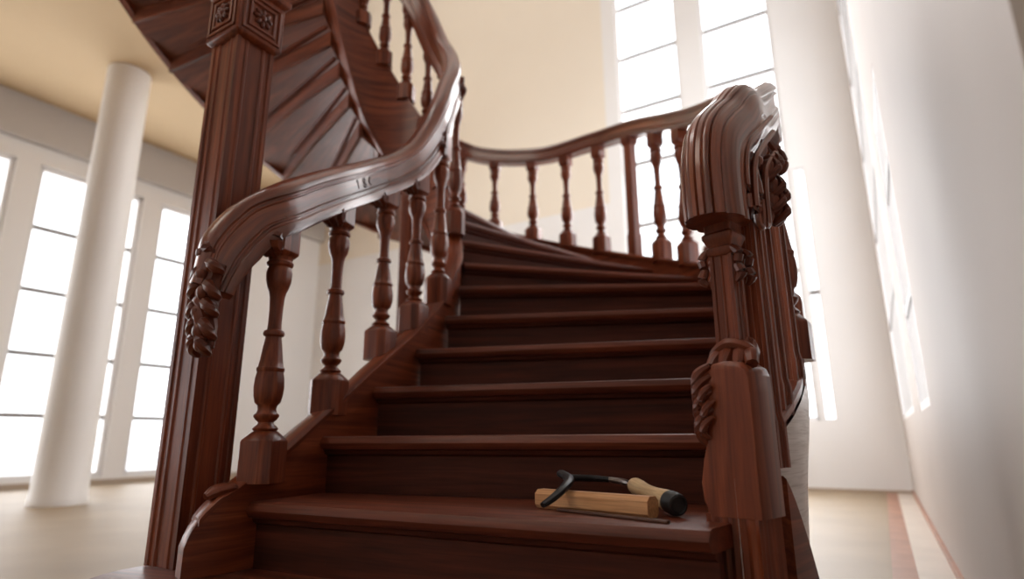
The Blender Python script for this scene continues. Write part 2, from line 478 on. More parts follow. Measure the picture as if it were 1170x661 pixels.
# turned baluster: (radius, height) in fractions of the full height
TURN = [(.040, .150), (.052, .158), (.056, .165), (.048, .173), (.036, .182), (.033, .190), (.046, .200), (.055, .212), (.055, .220), (.044, .228), (.040, .240), (.043, .256), (.056, .268), (.064, .295), (.067, .33), (.064, .365), (.058, .392), (.062, .398), (.062, .408), (.056, .414), (.051, .44), (.044, .49), (.036, .535), (.036, .540), (.046, .546), (.048, .555), (.044, .565), (.032, .572), (.030, .60), (.031, .66), (.034, .71), (.040, .735), (.050, .755), (.058, .785), (.060, .815), (.056, .835), (.050, .845), (.060, .852), (.062, .862), (.054, .872), (.056, .885), (.062, .892)]
def oct_poly(h, c): return [(h, -h+c), (h, h-c), (h-c, h), (-h+c, h), (-h, h-c), (-h, -h+c), (-h+c, -h), (h-c, -h)]
def baluster(parent, p, z0, z1, wd=.66, facing=0.0, leaf=True, plinth_drop=.0, seg=18, slope=0.0):
    """p plan point, z0/z1 from the eye"""
    H = z1 - z0; W = wd
    mb = MB(); base = Vector((p.x, p.y, Z(z0)))
    prof = [(r*W, z*H) for r, z in TURN]
    # leaf fluting on the lower bulb and the vase: modulate radii by angle
    vs, fs, gs = [], [], []
    for (r, z) in TURN:
        fl = 0
        if .262 < z < .50: fl = .045*sin((z-.262)/.238*pi)
        if .735 < z < .84: fl = .05*sin((z-.735)/.105*pi)
        for j in range(seg*2):
            a = 2*pi*j/(seg*2); rr = r*W*(1 + fl*cos(a*8))
            vs.append(base + Vector((rr*cos(a), rr*sin(a), z*H))); gs.append((z*H, rr*cos(a), rr*sin(a)))
    m = seg*2
    for i in range(len(TURN)-1):
        for j in range(m):
            k = (j+1) % m; fs.append((i*m+j, i*m+k, (i+1)*m+k, (i+1)*m+j))
    mb.add(vs, fs, gs)
    bal = mb.build('baluster', WOOD, parent)
    # chamfered plinth with a pointed neck
    h = .088*W; mb = MB()
    poly_tube(mb, base, [oct_poly(h, h*.42), oct_poly(h, h*.42), oct_poly(h*.97, h*.45), oct_poly(h*.62, h*.36), oct_poly(h*.5, h*.29)], [-plinth_drop, .112*H, .122*H, .152*H, .156*H], rot=facing)
    mb.build('plinth', WOOD, bal)
    # square block under the rail
    h = .062*W; mb = MB()
    sq = lambda q: oct_poly(q, q*.12)
    poly_tube(mb, base, [sq(h*.7), sq(h*.98), sq(h), sq(h)], [.886*H, .905*H, .915*H, H + .012 + min(abs(slope), .9)*h], rot=facing)
    mb.build('block', WOOD, bal)
    if leaf:
        mb = MB(); c, s = cos(facing), sin(facing)
        def loc(a, b, z): return base + Vector((a*c - b*s, a*s + b*c, z*H))
        for b_ in (-.55, 0, .55):
            tube(mb, [loc(-h*.9, b_*h, .99), loc(-h*1.35, b_*h*1.2, .965), loc(-h*1.6, b_*h*1.3, .935), loc(-h*1.2, b_*h*1.1, .915), loc(-h*.9, b_*h, .93)], [h*.3, h*.46, h*.54, h*.46, h*.26], seg=7, n=3)
            tube(mb, [loc(-h*.8, b_*h, .93), loc(-h*1.05, b_*h*1.05, .905), loc(-h*.85, b_*h*.8, .885)], [h*.4, h*.42, h*.16], seg=6, n=3)
        mb.build('carved_leaf', CARVE, bal)
    return bal

# ------------------------------------------------------------------ inner balustrade
inner = thing('balustrade', 'inner balustrade of turned balusters under a glossy moulded handrail, beside the tall post', 'balustrade', (-.62, 1.9, Z(-.1)))
RAIL_IN = [((-.800, 1.540), .385), ((-.785, 1.550), .455), ((-.768, 1.562), .515), ((-.738, 1.588), .577), ((-.683, 1.640), .648), ((-.648, 1.748), .728), ((-.610, 1.88), .815), ((-.553, 2.11), .956), ((-.484, 2.254), 1.057), ((-.416, 2.367), 1.17), ((-.360, 2.470), 1.335), ((-.333, 2.535), 1.47)]
RAIL_ARC = [(-16, 1.61), (0, 1.76), (15, 1.89), (30, 2.02), (46, 2.17), (60, 2.36), (72, 2.53), (85, 2.68), (100, 2.82), (120, 2.98), (150, 3.36), (180, 3.78), (195, 3.98)]
ctrl = [Vector((*p, Z(z))) for p, z in RAIL_IN]
for t, z in RAIL_ARC: q = ring(t, RI-.035); ctrl.append(Vector((q.x, q.y, Z(z))))
rail_path = catmull(ctrl, 6)
mb = MB(); n = len(rail_path)
sc = [(1, 1)]*n; sc = [(.80 + .2*smooth(i/12), .72 + .28*smooth(i/12)) for i in range(n)]
sweep(mb, rail_path, mould(.092, .150), scale=sc)
rail_in = mb.build('handrail', POLISH, inner)
# carved drop at the foot of the rail, on the face of the tall post
mb = MB(); q0 = Vector((-.780, 1.532, 0)); lt = Vector((.857, -.515, 0)); bk = Vector((-.515, -.857, 0))
def dp(a, b, z): return q0 + lt*a + bk*b + Vector((0, 0, Z(z)))
random.seed(3)
tube(mb, [dp(.0, 0, .455), dp(-.01, .012, .40), dp(-.012, .02, .34), dp(.0, .02, .28), dp(.012, .014, .225)], [.024, .03, .032, .03, .016])
for (a, z, ln, an) in ((-.024, .43, .06, 215), (.020, .44, .05, -20), (-.03, .385, .06, 200), (.022, .385, .055, -35), (-.034, .335, .055, 220), (.020, .335, .05, -30), (-.022, .29, .05, 225), (.030, .285, .055, -40), (-.008, .25, .045, 240), (.034, .245, .04, -60), (.006, .47, .05, 100), (-.02, .465, .045, 140)):
    c_, s_ = cos(rad(an)), sin(rad(an))
    tube(mb, [dp(a*.3, .018, z+.012), dp(a*.3 + c_*ln*.35, .040, z + s_*ln*.2 + .01), dp(a*.3 + c_*ln*.75, .034, z + s_*ln*.6), dp(a*.3 + c_*ln*.7, .018, z + s_*ln*.95), dp(a*.3 + c_*ln*.45, .014, z + s_*ln)], [.009, .015, .015, .010, .004], seg=7, n=4)
for (a, z, r) in ((-.012, .42, .017), (.004, .37, .018), (-.012, .32, .016), (.010, .268, .02), (.016, .232, .015)):
    blob(mb, dp(a, .038, z), (r, r, r*1.2))
mb.build('carved_drop', CARVE, inner)
# carved marks cut in the side of the rail
def rail_frame(x):
    i = min(range(n-1), key=lambda j: abs(rail_path[j].y - x) if j < 60 else 9)
    T = (rail_path[i+1]-rail_path[i]).normalized(); B = T.cross(Vector((0, 0, 1))).normalized(); return rail_path[i], T, B, B.cross(T)
P0, T0, B0, U0 = rail_frame(2.02)
glyphs = {'1': [[(-.2, .25), (.05, .5), (.05, -.5)]], '8': [[(0, .02), (.2, .25), (0, .5), (-.2, .25), (0, .02), (.22, -.24), (0, -.5), (-.22, -.24), (0, .02)]], 'c': [[(.2, .3), (0, .42), (-.18, .15), (-.18, -.15), (0, -.42), (.2, -.3)]]}
for ci, (g, dx) in enumerate((('1', -.054), ('8', 0.0), ('c', .050))):
    mb = MB()
    for st in glyphs[g]:
        tube(mb, [P0 + T0*(dx + a*.046) + U0*(b*.034 + .0) + B0*.0372 for a, b in st], [.0018, .0026, .0026, .0018], seg=6, n=4)
    mb.build('carved_mark', MARK, rail_in)
def rail_z_in(p):
    i = min(range(n), key=lambda j: (rail_path[j].xy - p.xy).length)
    T = (rail_path[min(n-1, i+1)] - rail_path[max(0, i-1)]).normalized()
    return rail_path[i].z - EYE, abs(T.z)/max(.15, hypot(T.x, T.y)), atan2(T.y, T.x), i
def string_top(p):
    i = min(range(len(pts)), key=lambda j: (pts[j] - p).length); return INNER_TOP[i]
spots = [Vector((-.672, 1.665, 0)), Vector((-.592, 1.950, 0)), Vector((-.497, 2.225, 0)), Vector((-.402, 2.388, 0)), Vector((-.322, 2.530, 0))]
for p in spots:
    zr, sl, az, _ = rail_z_in(p); z0 = string_top(p) - .01
    baluster(inner, p, z0, zr - .074*sqrt(1+sl*sl) + .005, .60, facing=az, slope=sl, plinth_drop=.03)
for t in (18, 42, 62, 82, 102, 122, 142, 162, 182):
    p = ring(t, RI); zr = interp(RAIL_ARC, t); z0 = INNER_TOP[min(range(len(pts)), key=lambda j: (pts[j]-p).length)]
    baluster(inner, p, z0, zr - .085, .55, facing=rad(t+90), slope=1.0, plinth_drop=.02)

# ------------------------------------------------------------------ outer balustrade
outerb = thing('balustrade', 'outer balustrade curving round the back, slim balusters under an orange brown handrail', 'balustrade', (.9, 2.6, Z(.6)))
RAIL_O = [(-46, .80), (-40, .93), (-30, 1.12), (-20, 1.31), (-10, 1.48), (0, 1.635), (11, 1.768), (21, 1.892), (32, 2.015), (44, 2.078), (59, 2.11), (74, 2.20), (83, 2.32), (100, 2.60), (117, 2.86), (140, 3.27), (170, 3.80), (186, 4.08)]
NA = 45; NF = Vector((sin(rad(NA)), cos(rad(NA)), 0)); NR = Vector((cos(rad(NA)), -sin(rad(NA)), 0))
NEW = Vector((.450, 1.210, 0))
def npt(a, r, z): return NEW + NF*a + NR*r + Vector((0, 0, Z(z)))
ctrl = [npt(-.028, 0, .440), npt(-.030, 0, .50), npt(-.026, 0, .56), npt(-.008, 0, .615), npt(.035, 0, .660), npt(.09, 0, .705), npt(.15, .0, .765)]
lat = [NR]*len(ctrl)
for t, z in RAIL_O:
    q = outer(t); ctrl.append(Vector((q.x, q.y, Z(z))))
orail = catmull(ctrl, 6)
lats = []
for i in range(len(orail)):
    if i < 36: lats.append(NR)
    else:
        T = orail[min(len(orail)-1, i+1)] - orail[i-1]; lats.append(T.cross(Vector((0, 0, 1))).normalized())
for i in range(33, 40): lats[i] = (NR*(1-(i-32)/8) + lats[40]*((i-32)/8)).normalized()
no = len(orail)
sc = []
for i in range(no):
    w = smooth((i-30)/24); sc.append((1.30*(1-w) + w, 1.22*(1-w) + w))
DOME = [(0, .5), (.10, .49), (.19, .465), (.27, .425), (.285, .40), (.335, .37), (.39, .31), (.43, .24), (.445, .20), (.48, .14), (.50, .05), (.50, -.04), (.485, -.10), (.45, -.125), (.45, -.16), (.475, -.20), (.47, -.28), (.43, -.35), (.38, -.40), (.33, -.43), (.28, -.5)]
DOME = DOME + [(-a, b) for a, b in reversed(DOME[1:])]
def refine(P, groove=False):
    o_ = []
    for i in range(len(P)):
        a, b = P[i], P[(i+1) % len(P)]
        for k in range(4):
            t = k/4; o_.append((a[0]+(b[0]-a[0])*t, a[1]+(b[1]-a[1])*t))
    if groove:
        q = []
        for x, y in o_:
            g = 0
            if y > .02:
                for x0 in (.0, .13, .25, .40): g = max(g, 1 - abs(abs(x)-x0)/.022)
            k = 1 - .075*max(0, g); q.append((x*k, y*k))
        o_ = q
    else: o_ = [(x, y) for x, y in o_]
    return o_
def oprof(i):
    w = smooth((i-30)/22); A = mould(.092, .122)
    return [(a[0]*w + d[0]*.092*(1-w), a[1]*w + d[1]*.122*(1-w)) for a, d in zip(refine(A), refine(DOME, True))]
mb = MB(); sweep(mb, orail, oprof, lateral=lats, scale=sc)
rail_out = mb.build('handrail', POLISH, outerb)
# carved scroll on the side of the rail end
mb = MB()
def side(a, z): return npt(a, .0575, z)
tube(mb, [side(.20, .755), side(.12, .690), side(.05, .630), side(.02, .56), side(.018, .47)], [.006]*3, seg=7)
tube(mb, [side(.20, .715), side(.13, .655), side(.075, .60), side(.055, .54), side(.052, .45), side(.075, .445), side(.082, .52), side(.062, .58)], [.007, .008, .007], seg=7)
tube(mb, [side(.20, .66), side(.135, .60), side(.115, .54), side(.11, .46), side(.09, .45)], [.007]*3, seg=7)
blob(mb, side(.085, .60), (.013, .013, .013))
mb.build('carved_scroll', POLISH, rail_out)
mb = MB()
for a, z in ((.155, .60), (.17, .56), (.16, .52), (.18, .50), (.175, .62), (.19, .54)):
    blob(mb, npt(a, .05, z), (.022, .02, .03)); tube(mb, [npt(a-.02, .05, z-.03), npt(a, .075, z), npt(a+.015, .06, z+.035)], [.006, .010, .004], seg=6)
mb.build('carved_leaf', CARVE, rail_out)

def rail_o(t): return interp(RAIL_O, t)
for t in (17, 25, 42.5, 52, 61.5, 72, 81, 90.5, 100, 109.5, 119, 128.5, 138, 147.5, 157, 166.5, 176):
    p = outer(t); sl = .35
    baluster(outerb, p, nose_o(t) + .07, rail_o(t) - .06, .62, facing=rad(t+90), slope=sl, seg=9, leaf=False, plinth_drop=.02)
for t in (8, -1.5, -11, -20, -28, -35):
    p = outer(t)
    baluster(outerb, p, nose_o(t) + .07, rail_o(t) - .06, .62, facing=rad(t+90), slope=.6, seg=12, leaf=True, plinth_drop=.02)
# the fluted pilasters next to the newel
def pilaster(parent, p, z0, z1, hw, facing, drop=.03):
    base = Vector((p.x, p.y, 0))
    def fl(q):
        o_ = []
        for s in range(4):
            a = rad(90*s); c, s_ = cos(a), sin(a)
            for (x, y) in ((q, -q), (q, -q*.62), (q*.80, -q*.52), (q*.80, -q*.1), (q*.93, 0), (q*.80, q*.1), (q*.80, q*.52), (q, q*.62)):
                o_.append((x*c - y*s_, x*s_ + y*c))
        return o_
    mb = MB(); H = z1-z0
    poly_tube(mb, base, [fl(hw), fl(hw), fl(hw*.86), fl(hw*.80)], [Z(z0-drop), Z(z0+.05*H), Z(z0+.08*H), Z(z1-.02)], rot=facing)
    o = mb.build('baluster', WOOD, parent)
    mb = MB(); poly_tube(mb, base, [oct_poly(hw*q, hw*.1) for q in (.9, 1.1, 1.12, .98, 1.15, 1.3, 1.3)], [Z(z1-.085), Z(z1-.078), Z(z1-.07), Z(z1-.062), Z(z1-.045), Z(z1-.035), Z(z1+.03)], rot=facing)
    mb.build('capital', WOOD, o)
    mb = MB(); c, s_ = cos(facing), sin(facing)
    def loc(a, b, z): return base + Vector((a*c-b*s_, a*s_+b*c, Z(z)))
    for sx in (-1, 1):
        for sy in (-1, 1):
            tube(mb, [loc(sx*hw*.9, sy*hw*.9, z1-.06), loc(sx*hw*1.35, sy*hw*1.2, z1-.085), loc(sx*hw*1.45, sy*hw*1.2, z1-.115), loc(sx*hw*1.1, sy*hw, z1-.135), loc(sx*hw*.95, sy*hw*.9, z1-.12)], [.007, .011, .012, .010, .004], seg=7, n=4)
    mb.build('carved_leaf', CARVE, o)
    return o
pilaster(outerb, NEW + NF*.105 + NR*.012, .0, .60, .026, rad(-NA), drop=.06)
for t in (-46.5, -41):
    p = outer(t); pilaster(outerb, p, nose_o(t) + .08, rail_o(t) - .065, .026, rad(-NA))

# ------------------------------------------------------------------ newel posts
newel = thing('newel_post', 'short carved newel post with a scroll block, standing under the rounded rail end', 'newel post', (NEW.x, NEW.y, Z(-.32)))
ROTN = rad(-NA)
def nrel(a, r): return NEW + NF*a + NR*r
# reeded lower post
def reeded(h, nre=6, dep=.0035):
    o_ = []
    for s in range(4):
        a = rad(90*s); c, s_ = cos(a), sin(a); steps = nre*2
        seq = [(h, -h)]
        for i in range(1, steps):
            y = -h + 2*h*i/steps; seq.append((h - (dep if i % 2 else 0), y))
        for (x, y) in seq: o_.append((x*c - y*s_, x*s_ + y*c))
    return o_
mb = MB(); bc = NEW + NR*(-.011); poly_tube(mb, bc, [reeded(.051), reeded(.051)], [Z(-.319), Z(-.140)], rot=ROTN)
mb.build('base_post', WOOD, newel)
# scroll block: S-shaped on its left side, rounded over the top
prof = [(.050, -.145), (.050, .085), (.049, .118), (.043, .134), (.030, .143), (.0, .146), (-.025, .142), (-.042, .130), (-.050, .112), (-.050, .09), (-.044, .06), (-.042, .03), (-.048, -.005), (-.060, -.045), (-.068, -.085), (-.066, -.118), (-.057, -.138), (-.050, -.145)]
mb = MB(); vs, fs, gs = [], [], []; m = len(prof); lay = [(-.052, .94), (-.046, 1), (.046, 1), (.052, .94)]
for (a, s_) in lay:
    for (r, z) in prof:
        vs.append(NEW + NF*a + NR*(r*s_) + Vector((0, 0, Z(z*s_ if z > -.13 else z)))); gs.append((z, r, a))
for i in range(len(lay)-1):
    for j in range(m):
        k = (j+1) % m; fs.append((i*m+j, i*m+k, (i+1)*m+k, (i+1)*m+j))
fs.append(tuple(range(m))); fs.append(tuple((len(lay)-1)*m+j for j in range(m)))
mb.add(vs, fs, gs); mb.build('scroll_block', WOOD, newel)
# carved leaves on the block's left flank and on top of it
mb = MB()
def nb(a, r, z): return NEW + NF*a + NR*r + Vector((0, 0, Z(z)))
for (z, ln) in ((.085, .05), (.055, .055), (.02, .05), (.105, .04)):
    for a in (-.046, -.012, .03):
        tube(mb, [nb(a-.004, -.030, z+.035), nb(a-.012, -.052, z+.018), nb(a-.010, -.058, z-.008), nb(a, -.050, z-.03), nb(a+.004, -.044, z-.018)], [.006, .011, .012, .008, .003], seg=7, n=4)
for (r0, z0) in ((-.036, .08), (-.032, .05), (-.036, .02)):
    tube(mb, [nb(-.058, r0+.01, z0+.02), nb(-.064, r0-.004, z0+.008), nb(-.063, r0-.012, z0-.012), nb(-.058, r0, z0-.022)], [.004, .008, .008, .003], seg=7, n=4)
mb.build('carved_leaf', CARVE, newel)
mb = MB()
for (r, ln, hgt) in ((-.03, .03, .03), (-.008, .045, .05), (.018, .05, .04), (.040, .035, .025)):
    tube(mb, [nb(-.03, r*1.2, .138), nb(-.012, r, .152 + hgt*.2), nb(.018, r*.8, .15 + hgt*.7), nb(.035, r*.6, .165 + hgt), nb(.028, r*.6-.008, .175 + hgt)], [.012, .016, .013, .008, .003], seg=8, n=5)
tube(mb, [nb(.0, -.045, .13), nb(-.005, -.038, .165), nb(-.01, -.005, .185), nb(-.006, .03, .175), nb(0, .045, .16)], [.008, .012, .013, .011, .006], seg=8, n=5)
mb.build('carved_crest', CARVE, newel)
mb = MB(); 
up_c = NEW + NF*.010 + NR*(-.004)
def fl2(q):
    o_ = []
    for s in range(4):
        a = rad(90*s); c, s_ = cos(a), sin(a)
        for (x, y) in ((q, -q), (q, -q*.70), (q*.86, -q*.62), (q*.86, -q*.12), (q*.95, -q*.06), (q*.95, q*.06), (q*.86, q*.12), (q*.86, q*.62), (q, q*.70)):
            o_.append((x*c - y*s_, x*s_ + y*c))
    return o_
poly_tube(mb, up_c, [fl2(.034), fl2(.034), fl2(.025), fl2(.024)], [Z(.12), Z(.150), Z(.16), Z(.39)], rot=ROTN)
mb.build('upper_shaft', WOOD, newel)
mb = MB(); poly_tube(mb, up_c, [oct_poly(q, .003) for q in (.025, .029, .030, .026, .031, .034, .034, .029, .030)], [Z(.372), Z(.378), Z(.388), Z(.392), Z(.405), Z(.411), Z(.418), Z(.424), Z(.455)], rot=ROTN)
mb.build('capital', WOOD, newel)
for sx in (-1, 1):
    for sy in (-1, 1):
        mb = MB(); b0 = up_c + NF*(.024*sy) + NR*(.027*sx)
        e = NR*sx
        tube(mb, [b0 + Vector((0, 0, Z(.385))), b0 + e*.014 + Vector((0, 0, Z(.37))), b0 + e*.010 + Vector((0, 0, Z(.345))), b0 + e*.016 + Vector((0, 0, Z(.325))), b0 + e*.004 + Vector((0, 0, Z(.31)))], [.007, .010, .009, .011, .004], seg=7, n=4)
        mb.build('carved_corbel', CARVE, newel)

# intermediate newel in the back curve
t = 33; p = outer(t)
mid = thing('newel_post', 'plain slim square post in the back curve, where the handrail bends', 'newel post', (p.x, p.y, Z(nose_o(t)+.03)))
mb = MB(); poly_tube(mb, (p.x, p.y, 0), [oct_poly(.036, .006), oct_poly(.036, .006), oct_poly(.031, .006), oct_poly(.031, .006)], [Z(nose_o(t)+.05), Z(nose_o(t)+.2), Z(nose_o(t)+.22), Z(rail_o(t)-.11)], rot=rad(t)); mb.build('shaft', WOOD, mid)
mb = MB(); poly_tube(mb, (p.x, p.y, 0), [oct_poly(.032, .005), oct_poly(.042, .005), oct_poly(.042, .005)], [Z(rail_o(t)-.115), Z(rail_o(t)-.095), Z(rail_o(t)-.045)], rot=rad(t)); mb.build('capital', WOOD, mid)

# tall post on the bottom step
RD = Vector((sin(rad(31)), cos(rad(31)), 0)); RN = Vector((cos(rad(31)), -sin(rad(31)), 0))
PW = .067
POST = Vector((-.884, 1.728, 0))
post = thing('tall_post', 'tall square mahogany post with fluted faces and a carved rosette block, on the bottom step', 'post', (POST.x, POST.y, Z(-.32)))
def flut(h):
    seq = [(h, -h), (h, -h*.80), (h*.93, -h*.76), (h*.93, -h*.56), (h*.98, -h*.50), (h*.98, -h*.40), (h*.91, -h*.34), (h*.91, h*.34), (h*.98, h*.40), (h*.98, h*.50), (h*.93, h*.56), (h*.93, h*.76), (h, h*.80)]
    o_ = []
    for s in range(4):
        a = rad(90*s); c, s_ = cos(a), sin(a)
        for (x, y) in seq: o_.append((x*c - y*s_, x*s_ + y*c))
    return o_
mb = MB(); poly_tube(mb, (POST.x, POST.y, 0), [flut(PW), flut(PW)], [Z(-.319), Z(1.31)], rot=rad(-31)); mb.build('shaft', WOOD, post)
mb = MB(); HB = .083
poly_tube(mb, (POST.x, POST.y, 0), [oct_poly(q, .004) for q in (PW+.002, HB-.004, HB, HB, HB-.004, HB+.010, HB+.014, HB+.014, HB-.01, HB-.012)], [Z(v) for v in (1.245, 1.252, 1.258, 1.415, 1.422, 1.430, 1.438, 1.452, 1.465, 1.9)], rot=rad(-31))
blk = mb.build('capital_block', WOOD, post)
for (nv, tv) in ((RN, RD), (-RD, RN), (-RN, RD), (RD, RN)):
    c0 = POST + nv*(HB+.001) + Vector((0, 0, Z(1.337)))
    mb = MB(); up = Vector((0, 0, 1))
    for s in (.064, .044):
        for (a, b, c_, d_) in ((-s, -s, s, -s), (s, -s, s, s), (s, s, -s, s), (-s, s, -s, -s)):
            pa = c0 + tv*a + up*b; pb = c0 + tv*c_ + up*d_; dd = (pb-pa).normalized()
            bar(mb, pa - dd*.005, pb + dd*.005, .010, .010, lateral=nv, r=.003)
    mb.build('square_moulding', WOOD, blk)
    mb = MB()
    blob(mb, c0, (.013, .013, .013))
    for i in range(8):
        a = 2*pi*i/8; w_ = tv*cos(a) + up*sin(a); w2 = nv.cross(w_)
        blob(mb, c0 + w_*.022, (.014, .0085, .010), (w_, w2, nv))
    mb.build('rosette', CARVE, blk)

# ------------------------------------------------------------------ tools on the second tread
ZT = zk(2)
def pt(x, y, h): return Vector((x, y, Z(ZT + h)))
# beech block
blk = MB(); a = Vector((.064, 1.468, 0)); b = Vector((.279, 1.262, 0)); dv = (b-a).normalized(); lt = Vector((dv.y, -dv.x, 0))
hw = .021; hh = .0205
secp = [(hw, -hh+.008), (hw, hh-.009), (hw-.010, hh), (-hw+.010, hh), (-hw, hh-.009), (-hw, -hh+.008), (-hw+.008, -hh), (hw-.008, -hh)]
sweep(blk, [pt(a.x, a.y, hh+.0005), pt(*(a + dv*.001).xy, hh+.0005), pt(b.x, b.y, hh+.0005)], secp, lateral=lt, scale=[(.94, .94), (1, 1), (1, 1)])
o = blk.build('wood_block', BEECH); tag(o, 'pale beech wood block with chamfered edges lying on the tread under the iron hook', 'wood block')
# thin strip in front
mb = MB(); a2 = Vector((.100, 1.390, 0)); b2 = Vector((.288, 1.180, 0)); d2 = (b2-a2).normalized()
sweep(mb, [pt(a2.x, a2.y, .0035), pt(b2.x, b2.y, .0035)], rrect(.012, .006, .002), lateral=Vector((d2.y, -d2.x, 0)))
o = mb.build('thin_strip', STICKM); tag(o, 'thin dark wooden strip lying along the front of the beech block', 'wooden strip')
# hooked tool with a turned ash handle
tool = thing('hook_tool', 'hand tool with pale ash handle, black end cap and curved iron hook over the block', 'hand tool', (.22, 1.45, Z(ZT)))
ha = pt(.278, 1.462, .050); hb = pt(.330, 1.262, .0242); ax = (hb-ha)
L = ax.length
mb = MB()
lathe(mb, ha, [(.006, 0), (.012, .002), (.0165, .008), (.0190, .020), (.0185, .038), (.0160, .062), (.0150, .085), (.0160, .112), (.0190, .140), (.0212, .160), (.0215, L-.035)], 20, axis=ax)
mb.build('handle', ASH, tool)
mb = MB(); lathe(mb, ha + ax.normalized()*(L-.036), [(.0218, 0), (.0228, .004), (.0228, .028), (.0212, .035), (.017, .037), (.015, .033), (.006, .033)], 20, axis=ax); mb.build('end_cap', RUBBER, tool)
mb = MB(); tube(mb, [ha + ax.normalized()*.004, pt(.262, 1.495, .054), pt(.232, 1.520, .058)], [.0065, .0080, .0065], seg=10, n=5); mb.build('ferrule', STEEL, tool)
mb = MB(); tube(mb, [pt(.236, 1.518, .0575), pt(.195, 1.532, .060), pt(.135, 1.515, .062)], [.0068, .008, .009], seg=10, n=5); mb.build('shank', IRON, tool)
mb = MB(); tube(mb, [pt(.140, 1.516, .062), pt(.118, 1.510, .072), pt(.118, 1.485, .072), pt(.128, 1.445, .066), pt(.124, 1.405, .059), pt(.108, 1.372, .047), pt(.084, 1.345, .031), pt(.062, 1.328, .019)], [.009, .011, .0125, .0125, .012, .0115, .0105, .008], seg=10, n=6, flat=.75); mb.build('hook', IRON, tool)

# ------------------------------------------------------------------ room (axes turned 31 degrees)
def W(s, t, z): return RD*s + RN*t + Vector((0, 0, z))
def rbox(mb, s0, s1, t0, t1, z0, z1):
    vs = [W(s, t, z) for z in (z0, z1) for s, t in ((s0, t0), (s1, t0), (s1, t1), (s0, t1))]
    mb.add(vs, [(0, 3, 2, 1), (4, 5, 6, 7), (0, 1, 5, 4), (1, 2, 6, 5), (2, 3, 7, 6), (3, 0, 4, 7)], [tuple(v) for v in vs], smooth=False)
TL, SB, TRW = -7.7, 6.55, .17
TOP = 8.4; SREAR = -4.2; TFAR = 2.6; SR0 = .72
CZ = 4.2
def wallobj(name, boxes, mat):
    mb = MB()
    for b_ in boxes: rbox(mb, *b_)
    return struct(mb.build(name, mat))
# floor
mb = MB(); rbox(mb, SREAR, SB+.3, TL-.3, -.035, -.2, 0); rbox(mb, SREAR, SR0-.3, -.035, TFAR, -.2, 0)
struct(mb.build('floor', FLOORM))
mb = MB(); rbox(mb, SR0-.3, SB+.3, -.035, .045, -.2, .001); struct(mb.build('trim_1', REDP))
mb = MB(); rbox(mb, SR0-.3, SB+.3, .045, TRW+.05, -.2, .0005); struct(mb.build('trim_2', PALEP))
mb = MB(); rbox(mb, SR0, SB, TRW-.014, TRW, 0, .03); struct(mb.build('baseboard_right', REDP))
mb = MB(); rbox(mb, SB-.012, SB, TL, TRW-.014, 0, .022); struct(mb.build('baseboard_back', BASEM))
mb = MB(); rbox(mb, SREAR, SB-.012, TL, TL+.03, 0, .06); struct(mb.build('baseboard_left', BASEM))
# left wall: glazed from floor to header
bars_z = [.12, .75, 1.40, 2.09, 2.79, 3.46]
bays = []; s = 2.57 - 1.35*4
while s < 5.2: bays.append((s, s + 1.13)); s += 1.35
wl = []; last = SREAR
for a, b in bays:
    wl.append((last, a, TL-.25, TL, 0, CZ+.3)); wl.append((a, b, TL-.25, TL, 0, .09)); wl.append((a, b, TL-.25, TL, 3.5, CZ+.3)); last = b
wl.append((last, SB+.25, TL-.25, TL, 0, CZ+.3)); wl.append((SREAR, SB+.25, TL-.25, TL, CZ+.3, TOP))
wallobj('wall_left', wl, WHITE)
mb = MB(); rbox(mb, SREAR, SB, TL, TL+.10, 3.70, CZ); struct(mb.build('ceiling_beam', BEAMM))
wn = 0
def window(boxes_frame, boxes_bar, pane_box):
    global wn
    wn += 1; o = bpy.data.objects.new('window_%d' % wn, None); COL.objects.link(o); struct(o)
    mb = MB()
    for b_ in boxes_frame: rbox(mb, *b_)
    mb.build('window_frame', FRAME, o)
    if boxes_bar:
        mb = MB()
        for b_ in boxes_bar: rbox(mb, *b_)
        mb.build('glazing_bar', BARM, o)
    mb = MB(); rbox(mb, *pane_box); mb.build('window_pane', GLASS, o)
    return o
for a, b in bays:
    t0, t1 = TL-.10, TL-.04
    fr = [(a, a+.05, t0, t1, .09, 3.5), (b-.05, b, t0, t1, .09, 3.5), (a, b, t0, t1, .09, .14), (a, b, t0, t1, 3.45, 3.5)]
    ba = [(a, b, t0+.012, t1-.01, z-.025, z+.025) for z in bars_z[1:-1]]
    window(fr, ba, (a+.04, b-.04, TL-.078, TL-.072, .12, 3.47))
